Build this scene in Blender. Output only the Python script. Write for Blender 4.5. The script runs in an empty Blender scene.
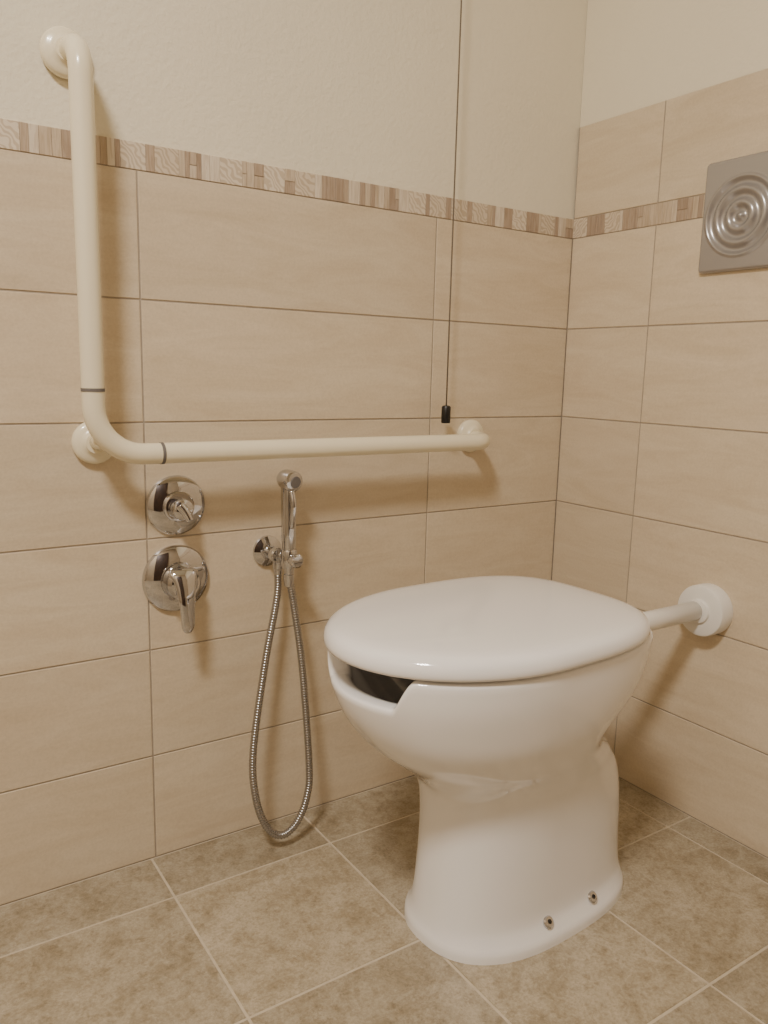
import bpy, math, random
import numpy as np
from mathutils import Vector, Matrix
random.seed(7)
S=bpy.context.scene
COL=S.collection

# ---------------------------------------------------------------- helpers
class MB:
    def __init__(s): s.v=[];s.f=[];s.m=[];s.c=[]
    def quad(s,idx,mat=0,col=(1,1,1)):
        s.f.append(tuple(idx)); s.m.append(mat); s.c.append(col)
    def box(s,a,b,mat=0,col=(1,1,1)):
        x0,y0,z0=a;x1,y1,z1=b;i=len(s.v)
        s.v+= [(x0,y0,z0),(x1,y0,z0),(x1,y1,z0),(x0,y1,z0),(x0,y0,z1),(x1,y0,z1),(x1,y1,z1),(x0,y1,z1)]
        for q in [(0,3,2,1),(4,5,6,7),(0,1,5,4),(1,2,6,5),(2,3,7,6),(3,0,4,7)]:
            s.quad([i+k for k in q],mat,col)
    def tile(s,O,U,V,N,u0,u1,v0,v1,th=.006,c=.0008,mat=1,col=(1,1,1)):
        i=len(s.v)
        def P(u,v,n): return tuple(O+U*u+V*v+N*n)
        for (d,n) in ((0,-th),(0,-c),(c,0)):
            s.v+=[P(u0+d,v0+d,n),P(u1-d,v0+d,n),P(u1-d,v1-d,n),P(u0+d,v1-d,n)]
        for k in range(4):
            j=(k+1)%4
            s.quad([i+k,i+j,i+4+j,i+4+k],mat,col)
            s.quad([i+4+k,i+4+j,i+8+j,i+8+k],mat,col)
        s.quad([i+8,i+9,i+10,i+11],mat,col)
    def make(s,name,mats,smooth=False,parent=None):
        me=bpy.data.meshes.new(name); me.from_pydata(s.v,[],s.f)
        for m in mats: me.materials.append(m)
        at=me.color_attributes.new('tint','FLOAT_COLOR','CORNER')
        for p in me.polygons:
            p.material_index=s.m[p.index]; p.use_smooth=smooth
            for l in p.loop_indices:
                c=s.c[p.index]; at.data[l].color=(c[0],c[1],c[2],1)
        me.validate(); me.update()
        o=bpy.data.objects.new(name,me); COL.objects.link(o)
        if parent: o.parent=parent
        return o

def mesh_obj(name,v,f,mat,parent=None,smooth=True,sharp=None):
    me=bpy.data.meshes.new(name); me.from_pydata([tuple(p) for p in v],[],f); me.materials.append(mat)
    import bmesh
    bm=bmesh.new(); bm.from_mesh(me); bmesh.ops.recalc_face_normals(bm,faces=bm.faces); bm.to_mesh(me); bm.free()
    for p in me.polygons: p.use_smooth=smooth
    if sharp is not None: me.set_sharp_from_angle(angle=math.radians(sharp))
    o=bpy.data.objects.new(name,me); COL.objects.link(o)
    if parent: o.parent=parent
    return o

def empty(name):
    o=bpy.data.objects.new(name,None); COL.objects.link(o); o.empty_display_size=.05
    return o

def loft(rings,cap0=True,cap1=True):
    n=len(rings[0]); v=[];f=[]
    for r in rings: v+=list(r)
    for k in range(len(rings)-1):
        for i in range(n):
            j=(i+1)%n
            f.append((k*n+i,k*n+j,(k+1)*n+j,(k+1)*n+i))
    if cap0:
        c=len(v); v.append(tuple(np.mean(np.array(rings[0]),axis=0))); f+=[(c,(i+1)%n,i) for i in range(n)]
    if cap1:
        b=(len(rings)-1)*n; c=len(v); v.append(tuple(np.mean(np.array(rings[-1]),axis=0))); f+=[(c,b+i,b+(i+1)%n) for i in range(n)]
    return v,f

def lathe(name,O,A,prof,mat,parent=None,n=64,sharp=35):
    O=Vector(O);A=Vector(A).normalized()
    T=Vector((0,0,1)) if abs(A.z)<.9 else Vector((1,0,0))
    U=A.cross(T).normalized(); W=A.cross(U).normalized()
    rings=[]
    for r,h in prof:
        rings.append([tuple(O+A*h+(U*math.cos(2*math.pi*i/n)+W*math.sin(2*math.pi*i/n))*max(r,1e-5)) for i in range(n)])
    v,f=loft(rings)
    return mesh_obj(name,v,f,mat,parent,True,sharp)

def sweep(name,pts,rad,mat,parent=None,n=24,sharp=None,flat=1.0,u0=None):
    pts=[Vector(p) for p in pts]; N=len(pts)
    R=rad if isinstance(rad,(list,tuple)) else [rad]*N
    tg=[(pts[min(i+1,N-1)]-pts[max(i-1,0)]).normalized() for i in range(N)]
    u=Vector(u0) if u0 else tg[0].orthogonal().normalized()
    rings=[]
    for i in range(N):
        t=tg[i]; u=(u-t*u.dot(t)).normalized(); w=t.cross(u)
        rings.append([tuple(pts[i]+(u*math.cos(2*math.pi*k/n)+w*math.sin(2*math.pi*k/n)*flat)*R[i]) for k in range(n)])
    v,f=loft(rings)
    return mesh_obj(name,v,f,mat,parent,True,sharp)

def fillet(poly,rs,seg=14):
    out=[Vector(poly[0])]
    for i in range(1,len(poly)-1):
        p=Vector(poly[i]);a=(Vector(poly[i-1])-p).normalized();b=(Vector(poly[i+1])-p).normalized()
        r=rs[i-1]; ang=a.angle(b); d=r/math.tan(ang/2)
        c=p+(a+b).normalized()*(r/math.sin(ang/2))
        s=p+a*d;e=p+b*d
        v0=(s-c);v1=(e-c);th=v0.angle(v1)
        for k in range(seg+1):
            t=k/seg
            out.append(c+(v0*math.sin((1-t)*th)+v1*math.sin(t*th))/math.sin(th))
    out.append(Vector(poly[-1]))
    return out

def spline(P,per=20):
    P=[Vector(p) for p in P]; Q=[P[0]*2-P[1]]+P+[P[-1]*2-P[-2]]; out=[]
    for i in range(1,len(Q)-2):
        a,b,c,d=Q[i-1:i+3]
        for k in range(per):
            t=k/per
            out.append(.5*((2*b)+(c-a)*t+(2*a-5*b+4*c-d)*t*t+(3*b-a-3*c+d)*t**3))
    out.append(P[-1]); return out

def resample(pts,step):
    pts=[Vector(p) for p in pts]
    d=[0]
    for a,b in zip(pts,pts[1:]): d.append(d[-1]+(b-a).length)
    n=int(d[-1]/step); out=[];j=0
    for i in range(n+1):
        s=i*d[-1]/n
        while j<len(d)-2 and d[j+1]<s: j+=1
        t=(s-d[j])/max(d[j+1]-d[j],1e-9); out.append(pts[j].lerp(pts[j+1],t))
    return out

# ---------------------------------------------------------------- materials
def srgb(r,g,b):
    f=lambda c:(c/255/12.92) if c/255<=.04045 else ((c/255+.055)/1.055)**2.4
    return (f(r),f(g),f(b),1)
class NT:
    def __init__(s,name):
        s.mat=bpy.data.materials.new(name); s.mat.use_nodes=True; s.t=s.mat.node_tree
        s.b=s.t.nodes['Principled BSDF']
    def n(s,typ,**kw):
        x=s.t.nodes.new(typ)
        for k,v in kw.items():
            if k in x.bl_rna.properties: setattr(x,k,v)
            else: x.inputs[k.replace('_',' ')].default_value=v
        return x
    def l(s,a,b): s.t.links.new(a,b)
    def mix(s,mode,a,b,fac=1.0):
        m=s.n('ShaderNodeMix',data_type='RGBA',blend_type=mode)
        for sock,val in ((m.inputs[0],fac),(m.inputs[6],a),(m.inputs[7],b)):
            if hasattr(val,'default_value'): s.l(val,sock)
            else: sock.default_value=val
        return m.outputs[2]
    def ramp(s,fac,stops):
        r=s.n('ShaderNodeValToRGB'); e=r.color_ramp.elements
        while len(e)<len(stops): e.new(.5)
        for k,(p,c) in enumerate(stops): e[k].position=p; e[k].color=c
        s.l(fac,r.inputs[0]); return r.outputs[0]
def simple(name,col,rough=.4,metal=0,coat=0):
    m=NT(name); m.b.inputs['Base Color'].default_value=col; m.b.inputs['Roughness'].default_value=rough
    m.b.inputs['Metallic'].default_value=metal; m.b.inputs['Coat Weight'].default_value=coat
    tc=m.n('ShaderNodeTexCoord'); nz=m.n('ShaderNodeTexNoise',Scale=25.0,Detail=3.0); m.l(tc.outputs['Object'],nz.inputs['Vector'])
    mr=m.n('ShaderNodeMapRange'); m.l(nz.outputs[0],mr.inputs[0]); mr.inputs[3].default_value=max(rough*.85,0.01); mr.inputs[4].default_value=rough*1.15
    m.l(mr.outputs[0],m.b.inputs['Roughness'])
    return m.mat

def tile_mat(name,light,dark,scale,rough,speck=None,bump=.05,lo=.9):
    m=NT(name); tc=m.n('ShaderNodeTexCoord'); at=m.n('ShaderNodeAttribute',attribute_name='tint')
    off=m.n('ShaderNodeVectorMath',operation='SCALE'); m.l(at.outputs['Color'],off.inputs[0]); off.inputs[3].default_value=37.0
    ad=m.n('ShaderNodeVectorMath',operation='ADD'); m.l(tc.outputs['Object'],ad.inputs[0]); m.l(off.outputs[0],ad.inputs[1])
    mp=m.n('ShaderNodeMapping'); mp.inputs['Scale'].default_value=scale; m.l(ad.outputs[0],mp.inputs[0])
    n1=m.n('ShaderNodeTexNoise',Scale=1.0,Detail=7.0,Roughness=.72,Distortion=1.0); m.l(mp.outputs[0],n1.inputs['Vector'])
    base=m.ramp(n1.outputs[0],[(.33,dark),(.66,light)])
    n2=m.n('ShaderNodeTexNoise',Scale=230.0,Detail=3.0,Roughness=.7); m.l(ad.outputs[0],n2.inputs['Vector'])
    g=m.ramp(n2.outputs[0],[(.35,(.78,.77,.75,1)),(.62,(1,1,1,1))])
    c=m.mix('MULTIPLY',base,g,1.0 if speck else .35)
    if speck:
        n3=m.n('ShaderNodeTexNoise',Scale=17.0,Detail=13.0,Roughness=.85,Distortion=.4); m.l(ad.outputs[0],n3.inputs['Vector'])
        s3=m.ramp(n3.outputs[0],[(.40,speck),(.56,(1,1,1,1))]); c=m.mix('MULTIPLY',c,s3,1.0)
        n4=m.n('ShaderNodeTexNoise',Scale=70.0,Detail=6.0,Roughness=.8); m.l(ad.outputs[0],n4.inputs['Vector'])
        s4=m.ramp(n4.outputs[0],[(.36,(.70,.66,.60,1)),(.48,(1,1,1,1))]); c=m.mix('MULTIPLY',c,s4,.8)
    sp=m.n('ShaderNodeSeparateColor'); m.l(at.outputs['Color'],sp.inputs[0])
    mr=m.n('ShaderNodeMapRange'); m.l(sp.outputs[0],mr.inputs[0]); mr.inputs[3].default_value=lo; mr.inputs[4].default_value=1.03
    cb=m.n('ShaderNodeCombineColor')
    for k in range(3): m.l(mr.outputs[0],cb.inputs[k])
    c=m.mix('MULTIPLY',c,cb.outputs[0],1.0)
    m.l(c,m.b.inputs['Base Color']); m.b.inputs['Roughness'].default_value=rough
    bp=m.n('ShaderNodeBump',Strength=bump,Distance=.002); m.l(n1.outputs[0],bp.inputs['Height'])
    bp2=m.n('ShaderNodeBump',Strength=bump*1.2,Distance=.0006); m.l(n2.outputs[0],bp2.inputs['Height']); m.l(bp.outputs[0],bp2.inputs['Normal'])
    m.l(bp2.outputs[0],m.b.inputs['Normal'])
    return m.mat
def noisy(name,c1,c2,scale,rough,bump,bscale,dist=.001):
    m=NT(name); tc=m.n('ShaderNodeTexCoord'); n1=m.n('ShaderNodeTexNoise',Scale=scale,Detail=4.0); m.l(tc.outputs['Object'],n1.inputs['Vector'])
    m.l(m.ramp(n1.outputs[0],[(.35,c1),(.65,c2)]),m.b.inputs['Base Color']); m.b.inputs['Roughness'].default_value=rough
    n2=m.n('ShaderNodeTexNoise',Scale=bscale,Detail=3.0); m.l(tc.outputs['Object'],n2.inputs['Vector'])
    bp=m.n('ShaderNodeBump',Strength=bump,Distance=dist); m.l(n2.outputs[0],bp.inputs['Height']); m.l(bp.outputs[0],m.b.inputs['Normal'])
    return m.mat

M_tile=tile_mat('wall_tile_ceramic',srgb(224,209,184),srgb(211,193,166),(4,4,22),.36,lo=.94)
M_floor=tile_mat('floor_tile_stone',srgb(200,188,166),srgb(181,168,144),(6,6,6),.42,speck=(.68,.64,.57,1),bump=.3,lo=.82)
M_grout=noisy('grout_wall',srgb(160,148,133),srgb(172,160,145),60,.9,.1,300)
M_groutf=noisy('grout_floor',srgb(192,179,157),srgb(202,189,167),60,.9,.1,300)
M_paint=noisy('cream_wall_paint',srgb(231,223,201),srgb(235,227,205),3,.85,.6,130,.002)
M_paint2=noisy('beige_wall_paint',srgb(176,161,138),srgb(184,169,146),3,.85,.3,130,.002)
M_ceil=noisy('ceiling_paint',srgb(236,232,222),srgb(238,235,226),3,.9,.1,140)
def band_mat():
    m=NT('listello_mosaic'); tc=m.n('ShaderNodeTexCoord'); at=m.n('ShaderNodeAttribute',attribute_name='tint')
    sp=m.n('ShaderNodeSeparateColor'); m.l(at.outputs['Color'],sp.inputs[0])
    base=m.ramp(sp.outputs[0],[(0,srgb(166,147,129)),(.35,srgb(182,163,143)),(.6,srgb(200,183,160)),(1,srgb(226,214,195))])
    mp=m.n('ShaderNodeMapping'); mp.inputs['Scale'].default_value=(1,1,.10); m.l(tc.outputs['Object'],mp.inputs[0])
    off=m.n('ShaderNodeVectorMath',operation='ADD'); m.l(mp.outputs[0],off.inputs[0]); m.l(at.outputs['Color'],off.inputs[1])
    w=m.n('ShaderNodeTexNoise',Scale=260.0,Detail=2.0,Distortion=.6); m.l(off.outputs[0],w.inputs['Vector'])
    st=m.ramp(w.outputs[0],[(.40,(.74,.69,.63,1)),(.58,(1,1,1,1))])
    off2=m.n('ShaderNodeVectorMath',operation='ADD'); m.l(tc.outputs['Object'],off2.inputs[0]); m.l(at.outputs['Color'],off2.inputs[1])
    wv=m.n('ShaderNodeTexWave',wave_type='BANDS',bands_direction='DIAGONAL',Scale=55.0,Distortion=12.0,Detail=1.0); m.l(off2.outputs[0],wv.inputs['Vector']); wv.inputs['Detail Scale'].default_value=.9
    rg=m.ramp(wv.outputs[0],[(.35,(.76,.71,.65,1)),(.6,(1,1,1,1))])
    c1=m.mix('MULTIPLY',base,st,.6); c2=m.mix('MULTIPLY',base,rg,.9)
    gt=m.n('ShaderNodeMath',operation='GREATER_THAN'); m.l(sp.outputs[1],gt.inputs[0]); gt.inputs[1].default_value=.72
    c=m.mix('MIX',c1,c2,gt.outputs[0]); m.l(c,m.b.inputs['Base Color']); m.b.inputs['Roughness'].default_value=.4
    return m.mat
M_band=band_mat()
M_cer=simple('white_ceramic',srgb(244,242,241),.06,coat=.6)
M_lid=simple('white_lid_plastic',srgb(244,242,241),.10,coat=.5)
M_wpl=simple('white_plastic',srgb(240,237,231),.3)
M_bar=simple('ivory_coated_tube',srgb(238,228,200),.24,coat=.3)
M_ring=simple('grey_rubber_ring',srgb(110,105,102),.6)
M_chr=simple('chrome',(.60,.60,.62,1),.03,metal=1)
M_hose=simple('brushed_steel_hose',(.40,.39,.385,1),.25,metal=1)
M_plate=simple('satin_grey_plate',srgb(172,169,168),.24,metal=.55)
M_blk=simple('black_plastic',srgb(22,20,20),.35)
M_cord=simple('grey_cord',srgb(110,100,88),.8)
M_hole_shade=simple('painted_hole_shade',srgb(30,28,26),.6)  # dark colour stands in for the shade inside the bolt holes
M_added_door=noisy('added_door_dark_wood',srgb(52,36,26),srgb(66,46,32),4,.5,.05,60)  # dark surface of the added door, for chrome reflections

# ---------------------------------------------------------------- room shell
XL,YF,H=-2.7,-2.4,2.7
ROW=.1985; Z1=6*ROW; Z2=Z1+.0415; Z3=Z2+.1935
rnd=lambda:(random.random(),random.random(),random.random())
XJ=[-.9747+.5931*k for k in range(-4,2)]
def clampr(js,a,b):
    e=[a]+[j for j in js if a<j<b]+[b]; return list(zip(e,e[1:]))
def tiled_wall(name,O,U,V,N,L,joints,zrows,bandrng,boxa,boxb):
    mb=MB(); g=.0014
    for a,b in boxa: mb.box(a,b,0)
    for a,b in boxb: mb.box(a,b,2)
    for z0,z1 in zrows:
        for u0,u1 in clampr(joints,0,L):
            mb.tile(O,U,V,N,u0+g,u1-g,z0+g,z1-g,mat=1,col=rnd())
    u=0
    while u<L:
        w=random.choice([.008,.010,.012,.014,.018,.024,.04]); w=min(w,L-u)
        if w>=.04: col=(.75+.25*random.random(),.9,random.random())
        else: col=(random.random(),.6*random.random(),random.random())
        if random.random()<.15 and w<.03:
            h=(bandrng[0]+bandrng[1])/2
            for (a,b) in ((bandrng[0],h),(h,bandrng[1])):
                mb.tile(O,U,V,N,u+.0002,u+w-.0002,a+.0006,b-.0002,mat=3,c=.0004,col=(random.random(),.1,random.random()))
        else: mb.tile(O,U,V,N,u+.0002,u+w-.0002,bandrng[0]+.0006,bandrng[1]-.0006,mat=3,c=.0004,col=col)
        u+=w
    return mb.make(name,[M_paint,M_tile,M_grout,M_band])
rows=[(ROW*k,ROW*(k+1)) for k in range(6)]
tiled_wall('wall_back',Vector((XL,0,0)),Vector((1,0,0)),Vector((0,0,1)),Vector((0,-1,0)),-XL,[j-XL for j in XJ],rows,(Z1,Z2),
  [((XL-.1,.004,Z2),(.1,.12,H))],[((XL-.1,.0015,-.05),(.1,.12,Z2-.001))])
tiled_wall('wall_right',Vector((0,0,0)),Vector((0,-1,0)),Vector((0,0,1)),Vector((-1,0,0)),-YF,[.2248+.5931*k for k in range(5)],rows+[(Z2,Z3)],(Z1,Z2),
  [((.004,YF-.1,Z3),(.12,.003,H))],[((.0015,YF-.1,-.05),(.12,.001,Z3-.001))])
mb=MB(); mb.box((XL-.12,YF-.1,-.05),(XL,0,H),0); mb.make('wall_left',[M_paint2])
mb=MB(); mb.box((XL,YF-.12,-.05),(0,YF,H),0); mb.make('wall_front',[M_paint2])
mb=MB(); mb.box((XL-.1,YF-.1,H),(.1,.1,H+.1),0); mb.make('ceiling',[M_ceil])
mb=MB(); mb.box((XL-.1,YF-.1,-.1),(.1,.1,-.0012),2)
fx=[-.983+.3035*k for k in range(-6,4)]; fy=[-.126-.304*k for k in range(0,8)][::-1]
for x0,x1 in clampr(fx,XL,0):
    for y0,y1 in clampr(fy,YF,0):
        g=.0022
        c=rnd()
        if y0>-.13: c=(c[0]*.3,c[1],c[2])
        mb.tile(Vector((0,0,0)),Vector((1,0,0)),Vector((0,1,0)),Vector((0,0,1)),x0+g,x1-g,y0+g,y1-g,mat=1,col=c)
mb.make('floor',[M_paint,M_floor,M_groutf])
mb=MB(); y=YF+.001
mb.box((-1.75,y,0),(-.85,y+.03,2.1),0); mb.box((-1.82,y,0),(-1.75,y+.045,2.17),0); mb.box((-.85,y,0),(-.78,y+.045,2.17),0); mb.box((-1.75,y,2.1),(-.85,y+.045,2.17),0)
mb.make('added_reflection_door',[M_added_door])  # unseen door, added to give the chrome something dark to reflect

# ---------------------------------------------------------------- grab bar
gb=empty('grab_bar')
R=.0168; YB=-.075; XB=-1.073; ZB=.750; ZT=1.337; XE=-.278
path=fillet([(XB,-.006,ZT),(XB,YB,ZT),(XB,YB,ZB),(XE,YB,ZB),(XE,-.006,ZB)],[.045,.075,.045])
sweep('tube',resample(path,.006),R,M_bar,gb,n=40)
sweep('corner_post',[(XB+.020,YB+.006,ZB+.020),(XB+.018,-.006,ZB+.016)],R*.85,M_bar,gb,n=32)
fl=[(0,.0003),(.0345,.0003),(.035,.004),(.0345,.009),(.031,.0125),(.025,.0145),(.019,.017),(.0165,.022)]
for i,(x,z) in enumerate(((XB-.004,ZT),(XB+.016,ZB+.014),(XE+.002,ZB+.006))):
    lathe('flange_%d'%(i+1),(x,0,z),(0,-1,0),fl,M_bar,gb,sharp=60)
lathe('joint_ring_1',(XB,YB,.847),(0,0,1),[(.0165,0),(.0175,0),(.0175,.005),(.0165,.005)],M_ring,gb)
lathe('joint_ring_2',(-.973,YB,ZB),(1,0,0),[(.0165,0),(.0175,0),(.0175,.005),(.0165,.005)],M_ring,gb)

# ---------------------------------------------------------------- pull cord
pc=empty('pull_cord')
CX=-.372
sweep('cord',[(CX,-.04,H-.03-(H-.03-.82)*i/8) for i in range(9)],.0015,M_cord,pc,n=10)
lathe('handle',(CX,-.04,.787),(0,0,1),[(.0,0),(.0084,0),(.0094,.002),(.0094,.032),(.0075,.035),(.003,.036)],M_blk,pc,n=32)
lathe('ceiling_rose',(CX,-.05,H-.0005),(0,0,-1),[(0,0),(.03,0),(.03,.02),(.02,.03),(0,.03)],M_wpl,pc)

# ---------------------------------------------------------------- valves
v1=empty('shower_diverter_valve')
c=(-.924,-.0003,.651)
lathe('escutcheon',c,(0,-1,0),[(0,0),(.052,0),(.0525,.002),(.050,.006),(.042,.010),(.032,.012),(.027,.013),(.0265,.02),(.024,.0215),(0,.0215)],M_chr,v1,n=96,sharp=30)
lathe('knob',(c[0],-.018,c[2]-.002),(0,-1,0),[(0,0),(.018,0),(.0185,.004),(.0185,.020),(.017,.024),(.011,.027),(0,.028)],M_chr,v1,sharp=30)
sweep('knob_lever',spline([(c[0]-.006,-.040,c[2]+.006),(c[0]+.002,-.046,c[2]-.006),(c[0]+.008,-.050,c[2]-.020)],8),[.0095-.003*i/16 for i in range(17)],M_chr,v1,n=24)
v2=empty('shower_mixer_valve')
c=(-.927,-.0003,.522)
lathe('escutcheon',c,(0,-1,0),[(0,0),(.059,0),(.0595,.003),(.057,.008),(.050,.012),(.037,.016),(.032,.017),(.031,.020)],M_chr,v2,n=96,sharp=30)
lathe('body',(c[0],-.015,c[2]),(0,-1,0),[(0,0),(.030,0),(.030,.018),(.0285,.028),(.023,.034),(.012,.037),(0,.038)],M_chr,v2,sharp=30)
lvp=spline([(c[0]-.002,-.038,c[2]+.024),(c[0]-.002,-.052,c[2]+.012),(c[0]-.002,-.062,c[2]-.018),(c[0]-.002,-.065,c[2]-.048),(c[0]-.002,-.066,c[2]-.082)],10)
prof=[.012,.018,.022,.0245,.0255,.026,.0255,.025,.024,.023,.022,.021,.020,.019,.0183,.0176,.017,.0165,.016,.0156,.0152,.0149,.0146,.0143,.014,.0137,.0134,.0132,.013,.0128,.0126,.0124,.0122,.012,.0118,.0116,.0114,.0108,.0098,.0076,.0035]
sweep('lever',lvp,prof,M_chr,v2,n=32,flat=.36,u0=(1,0,0))

# ---------------------------------------------------------------- bidet shower
bs=empty('bidet_shower')
cx=-.752;cz=.553
lathe('wall_plate',(cx,-.0003,cz),(0,-1,0),[(0,0),(.028,0),(.029,.002),(.028,.006),(.019,.010),(.013,.012)],M_chr,bs)
lathe('outlet_body',(cx,-.008,cz),(0,-1,0),[(0,0),(.0125,0),(.0125,.028),(.0145,.030),(.0145,.040),(.012,.043),(0,.043)],M_chr,bs)
lathe('outlet_nut',(cx+.004,-.040,cz-.006),(0,0,-1),[(0,0),(.0095,0),(.0095,.020),(.008,.022),(.008,.030)],M_chr,bs)
hx=cx+.016;hy=-.060
sweep('holder_arm',[(cx,-.040,cz),(cx+.010,-.050,cz-.002),(hx,hy,cz-.002)],.009,M_chr,bs)
lathe('holder_cup',(hx,hy,cz-.020),(0,0,1),[(.009,0),(.0135,0),(.015,.004),(.015,.030),(.0135,.033),(.009,.033)],M_chr,bs)
lathe('holder_knob',(hx+.001,hy-.008,cz-.004),(.05,-1,0),[(0,0),(.0105,0),(.0105,.012),(.0125,.014),(.0125,.022),(.0095,.024),(0,.0245)],M_chr,bs,sharp=30)
sweep('spray_handle',spline([(hx,hy,cz-.035),(hx,hy,cz),(hx-.001,hy,cz+.05),(hx-.001,hy+.001,cz+.1),(hx-.002,hy,cz+.135)],8),
      [.0088+.0045*min(1,i/14) for i in range(33)],M_chr,bs,n=32)
lathe('spray_head',(hx-.006,hy+.020,cz+.142),(.22,-1,-.12),[(0,0),(.011,.001),(.0155,.006),(.0185,.014),(.019,.034),(.0175,.039),(.014,.0405),(0,.0405)],M_chr,bs,sharp=40)
lathe('spray_nozzle',(hx-.006,hy+.020,cz+.142),(.22,-1,-.12),[(0,.040),(.011,.040),(.0105,.0425),(0,.0428)],M_ring,bs)
sweep('trigger',spline([(hx-.002,hy-.013,cz+.122),(hx-.001,hy-.020,cz+.098),(hx-.001,hy-.016,cz+.07),(hx,hy-.010,cz+.055)],6),.0055,M_chr,bs,n=20)
hp=spline([(cx+.004,-.040,cz-.034),(cx,-.043,.47),(-.781,-.056,.36),(-.814,-.074,.2),(-.816,-.088,.115),(-.798,-.096,.055),(-.769,-.1,.0305),(-.738,-.1,.046),(-.714,-.095,.09),(-.706,-.088,.15),(-.712,-.070,.333),(-.725,-.062,.45),(hx,hy,cz-.036)],30)
hp=resample(hp,.00125)
sweep('hose',hp,[.0067+.0007*math.sin(i*math.pi/2) for i in range(len(hp))],M_hose,bs,n=14)
lathe('hose_nut',(hx,hy,cz-.056),(0,0,1),[(0,0),(.008,0),(.0085,.006),(.0095,.010),(.0095,.022),(0,.022)],M_chr,bs)

# ---------------------------------------------------------------- flush plate
fp=empty('flush_plate')
yc,zc,w,h=-.418,1.185,.0805,.0995
ny,nz=140,170; vs=[];fs=[]
def plate_x(y,z):
    r=math.hypot(y,(z+.004)); e=min(w-abs(y),h-abs(z))
    b=-.011
    edge=max(0,1-e/.005); b+= .005*edge*edge
    if r<.074:
        k=math.cos(2*math.pi*(r/.0235)); env=min(1,(.074-r)/.006)
        b-=.0038*k*env
    return b
for i in range(ny+1):
    for j in range(nz+1):
        y=-w+2*w*i/ny; z=-h+2*h*j/nz
        x=plate_x(y,z)
        rr=.008; ay=abs(y)-(w-rr); az=abs(z)-(h-rr)
        y2,z2=y,z
        if ay>0 and az>0:
            d=max(ay,az); q=math.hypot(ay,az)
            if q>1e-9:
                s_=d/q; y2=math.copysign(w-rr+ay*s_,y); z2=math.copysign(h-rr+az*s_,z)
        vs.append((x,yc+y2,zc+z2))
idx=lambda i,j:i*(nz+1)+j
for i in range(ny):
    for j in range(nz): fs.append((idx(i,j),idx(i+1,j),idx(i+1,j+1),idx(i,j+1)))
per=[idx(i,0) for i in range(ny+1)]+[idx(ny,j) for j in range(1,nz+1)]+[idx(i,nz) for i in range(ny-1,-1,-1)]+[idx(0,j) for j in range(nz-1,0,-1)]
b0=len(vs)
for p in per: vs.append((-.0003,vs[p][1],vs[p][2]))
L=len(per)
for k in range(L): fs.append((per[k],per[(k+1)%L],b0+(k+1)%L,b0+k))
fs.append(tuple(b0+k for k in range(L)))
mesh_obj('plate',vs,fs,M_plate,fp,True,50)

# ---------------------------------------------------------------- toilet
tl=empty('toilet')
Y0=-.422; NA=288
ROT=Matrix.Translation((-.40,Y0,0))@Matrix.Rotation(math.radians(2.2),4,'Z')@Matrix.Translation((.40,-Y0,0))
def rot(o): o.data.transform(ROT); return o
def ring(xf,xb,hw,xm,nf,nb,z,inset=0):
    out=[]
    for i in range(NA):
        a=2*math.pi*i/NA; c=math.cos(a); s=math.sin(a)
        if c>=0: A=xm-xf-inset; n=nf; sg=-1
        else: A=xb-xm-inset; n=nb; sg=1
        out.append((xm+sg*A*abs(c)**(2/n),Y0+(hw-inset)*math.copysign(abs(s)**(2/n),s),z))
    return out
# levels: z, xf, xb, hw, xm, nf, nb
LV=[(0,-.690,-.268,.128,-.50,2.4,2.8),(.014,-.689,-.269,.127,-.50,2.4,2.8),(.024,-.685,-.271,.121,-.50,2.4,2.8),(.042,-.681,-.273,.113,-.50,2.4,2.8),
    (.08,-.676,-.275,.111,-.50,2.4,2.7),(.15,-.670,-.278,.112,-.50,2.4,2.6),(.20,-.669,-.285,.114,-.50,2.4,2.5),(.235,-.673,-.297,.117,-.50,2.4,2.4),(.26,-.683,-.314,.122,-.505,2.4,2.3),
    (.28,-.700,-.334,.129,-.51,2.35,2.3),(.30,-.723,-.360,.138,-.52,2.3,2.3),(.32,-.749,-.383,.148,-.54,2.25,2.4),(.345,-.779,-.390,.159,-.555,2.2,2.6),(.375,-.806,-.362,.170,-.58,2.1,2.8),
    (.41,-.827,-.330,.178,-.59,2.05,3.0),(.45,-.840,-.312,.184,-.60,2.05,3.1),(.495,-.845,-.303,.187,-.60,2.05,3.1)]
LA=np.array(LV)
def lv(z):
    zs=LA[:,0]; k=int(np.clip(np.searchsorted(zs,z)-1,0,len(zs)-2)); h_=zs[k+1]-zs[k]; t=(z-zs[k])/h_
    def sl(i):
        if i==0: return (LA[1]-LA[0])/(zs[1]-zs[0])
        if i==len(zs)-1: return (LA[-1]-LA[-2])/(zs[-1]-zs[-2])
        return (LA[i+1]-LA[i-1])/(zs[i+1]-zs[i-1])
    m0=sl(k)*h_;m1=sl(k+1)*h_
    return (2*t**3-3*t*t+1)*LA[k]+(t**3-2*t*t+t)*m0+(-2*t**3+3*t*t)*LA[k+1]+(t**3-t*t)*m1
ZTOP=.492; ZN=.447
def sm(x): x=min(1,max(0,x)); return x*x*(3-2*x)
def ztop(a):
    q=abs(((a+math.pi)%(2*math.pi))-math.pi)
    s=abs(math.sin(q))**(2/2.05)*.186 if q<math.pi/2 else 1
    return ZN+(ZTOP-ZN)*sm((s-.078)/.028)**.8
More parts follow.
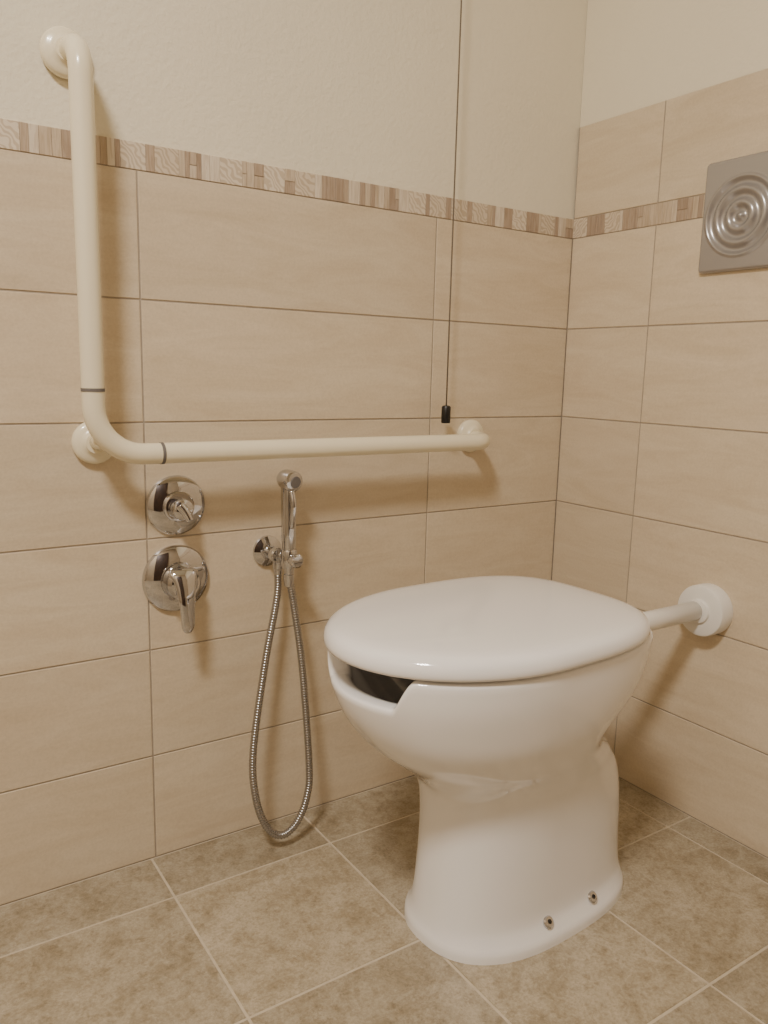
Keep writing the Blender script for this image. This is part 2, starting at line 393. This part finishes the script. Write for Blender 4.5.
def ringv(zf,inset=0):
    out=[]
    for i in range(NA):
        a=2*math.pi*i/NA; z=zf(a); _,xf,xb,hw,xm,nf,nb=lv(min(z,.495)); c=math.cos(a); s=math.sin(a)
        if c>=0: A=xm-xf-inset; n=nf; sg=-1
        else: A=xb-xm-inset; n=nb; sg=1
        out.append((xm+sg*A*abs(c)**(2/n),Y0+(hw-inset)*math.copysign(abs(s)**(2/n),s),z))
    return out
rings=[]
for z in list(np.linspace(0,.40,81)):
    rings.append(ringv(lambda a,z=z:z))
for t in np.linspace(0,1,12)[1:]:
    rings.append(ringv(lambda a,t=t:.40+(ztop(a)-.008-.40)*t))
rings.append(ringv(lambda a:ztop(a)-.0035,.0012)); rings.append(ringv(lambda a:ztop(a)-.001,.0035)); rings.append(ringv(lambda a:ztop(a),.008))
rings.append(ringv(lambda a:ztop(a),.022)); rings.append(ringv(lambda a:ztop(a)-.001,.028)); rings.append(ringv(lambda a:ztop(a)-.006,.032))
# inner basin (stays inside the outer shell)
top=rings[-1]
for t in np.linspace(0,1,13)[1:]:
    rr=[]
    for i,p in enumerate(top):
        k=1-.60*t**1.5; rr.append((-.585+(p[0]+.585)*k,Y0+(p[1]-Y0)*k,p[2]+(.305-p[2])*t))
    rings.append(rr)
v,f=loft(rings)
rot(mesh_obj('bowl',v,f,M_cer,tl,True,60))
LP=(-.850,-.330,.194,-.60,2.0,3.2)
def lr(ins,z):
    xf,xb,hw,xm,nf,nb=LP
    return ring(xf,xb,hw,xm,nf,nb,z,ins)
prof=[(.03,.4965),(.006,.4965),(.002,.498),(0,.502),(.0003,.508),(.002,.5145),(.006,.5203),(.012,.5243),(.020,.5267),(.035,.5283),(.06,.5295),(.09,.5303),(.13,.5308),(.17,.531)]
v,f=loft([lr(a,b) for a,b in prof],cap0=True,cap1=True)
rot(mesh_obj('lid',v,f,M_lid,tl,True,60))
for i,(x,y) in enumerate(((-.72,.12),(-.72,-.12),(-.47,.14),(-.47,-.14))):
    rot(lathe('seat_buffer_%d'%(i+1),(x,Y0+y*1.1,.4915),(0,0,1),[(0,0),(.008,0),(.008,.006),(0,.006)],M_wpl,tl,n=24))
for i,dy in enumerate((-.075,.075)):
    rot(lathe('hinge_%d'%(i+1),(-.345,Y0+dy,.4915),(0,0,1),[(0,0),(.012,0),(.012,.012),(0,.012)],M_chr,tl,n=32))
def surf(x,z):
    _,xf,xb,hw,xm,nf,nb=lv(z)
    if x<xm: d=(xm-x)/(xm-xf); n=nf
    else: d=(x-xm)/(xb-xm); n=nb
    return hw*(1-d**n)**(1/n)
for i,x in enumerate((-.526,-.419)):
    z=.036; y=-surf(x,z)
    rot(lathe('foot_bolt_%d'%(i+1),(x,Y0+y+.002,z-.001),(0,-1,.75),[(0,0),(.0098,0),(.0098,.005),(.0076,.0078),(.0,.008)],M_chr,tl,n=32))
    rot(lathe('foot_bolt_hole_shade_%d'%(i+1),(x,Y0+y+.002,z-.001),(0,-1,.75),[(0,.0078),(.0035,.0078),(.0035,.0086),(0,.0086)],M_hole_shade,tl,n=24))  # raised disc on the bolt head, coloured dark as a hole's shade
sweep('flush_pipe',[(-.36,Y0,.444),(-.2,Y0,.444),(-.02,Y0,.444)],.0185,M_wpl,tl,n=40)
lathe('pipe_collar',(-.0003,Y0-.006,.444),(-1,0,0),[(0,0),(.050,0),(.0505,.004),(.0505,.030),(.049,.034),(.044,.036),(.024,.036),(.0225,.041),(.020,.042)],M_wpl,tl,sharp=40)

# ---------------------------------------------------------------- ceiling lamp
cl=empty('ceiling_lamp')
LX,LY=-2.0,-1.40
lathe('base',(LX,LY,H-.0005),(0,0,-1),[(0,0),(.24,0),(.24,.02),(.235,.025),(0,.025)],M_wpl,cl)
ld=bpy.data.lights.new('bulb','AREA'); ld.shape='DISK'; ld.size=.42; ld.energy=68; ld.color=(1,.93,.85)
lo=bpy.data.objects.new('bulb',ld); COL.objects.link(lo); lo.location=(LX,LY,H-.04); lo.parent=cl
W=bpy.data.worlds.new('World'); S.world=W; W.use_nodes=True
W.node_tree.nodes['Background'].inputs[0].default_value=(1,.95,.88,1); W.node_tree.nodes['Background'].inputs[1].default_value=.02

# ---------------------------------------------------------------- camera
dX=np.array([1220,-110,788.]);dX/=np.linalg.norm(dX)
dY=np.array([-518,-149,788.]);dY-=dX*dY.dot(dX);dY/=np.linalg.norm(dY)
dD=np.cross(dX,dY)
if dD[1]<0:dD=-dD
def rod(w):
    t=np.linalg.norm(w)+1e-12;k=w/t;K=np.array([[0,-k[2],k[1]],[k[2],0,-k[0]],[-k[1],k[0],0]])
    return np.eye(3)+np.sin(t)*K+(1-np.cos(t))*K@K
B=np.array([dX,dY,-dD])@rod(np.array([-.0016,.0063,-.0009]))
right=B[:,0];up=-B[:,1];back=-B[:,2]
cd=bpy.data.cameras.new('camera'); co=bpy.data.objects.new('camera',cd); COL.objects.link(co)
m=Matrix.Identity(4)
for i in range(3):
    m[i][0]=right[i];m[i][1]=up[i];m[i][2]=back[i]
m[0][3],m[1][3],m[2][3]=-1.3765,-1.3291,.8866
co.matrix_world=m; cd.lens=796.67/1024*36; cd.sensor_width=36; cd.clip_start=.02
S.camera=co
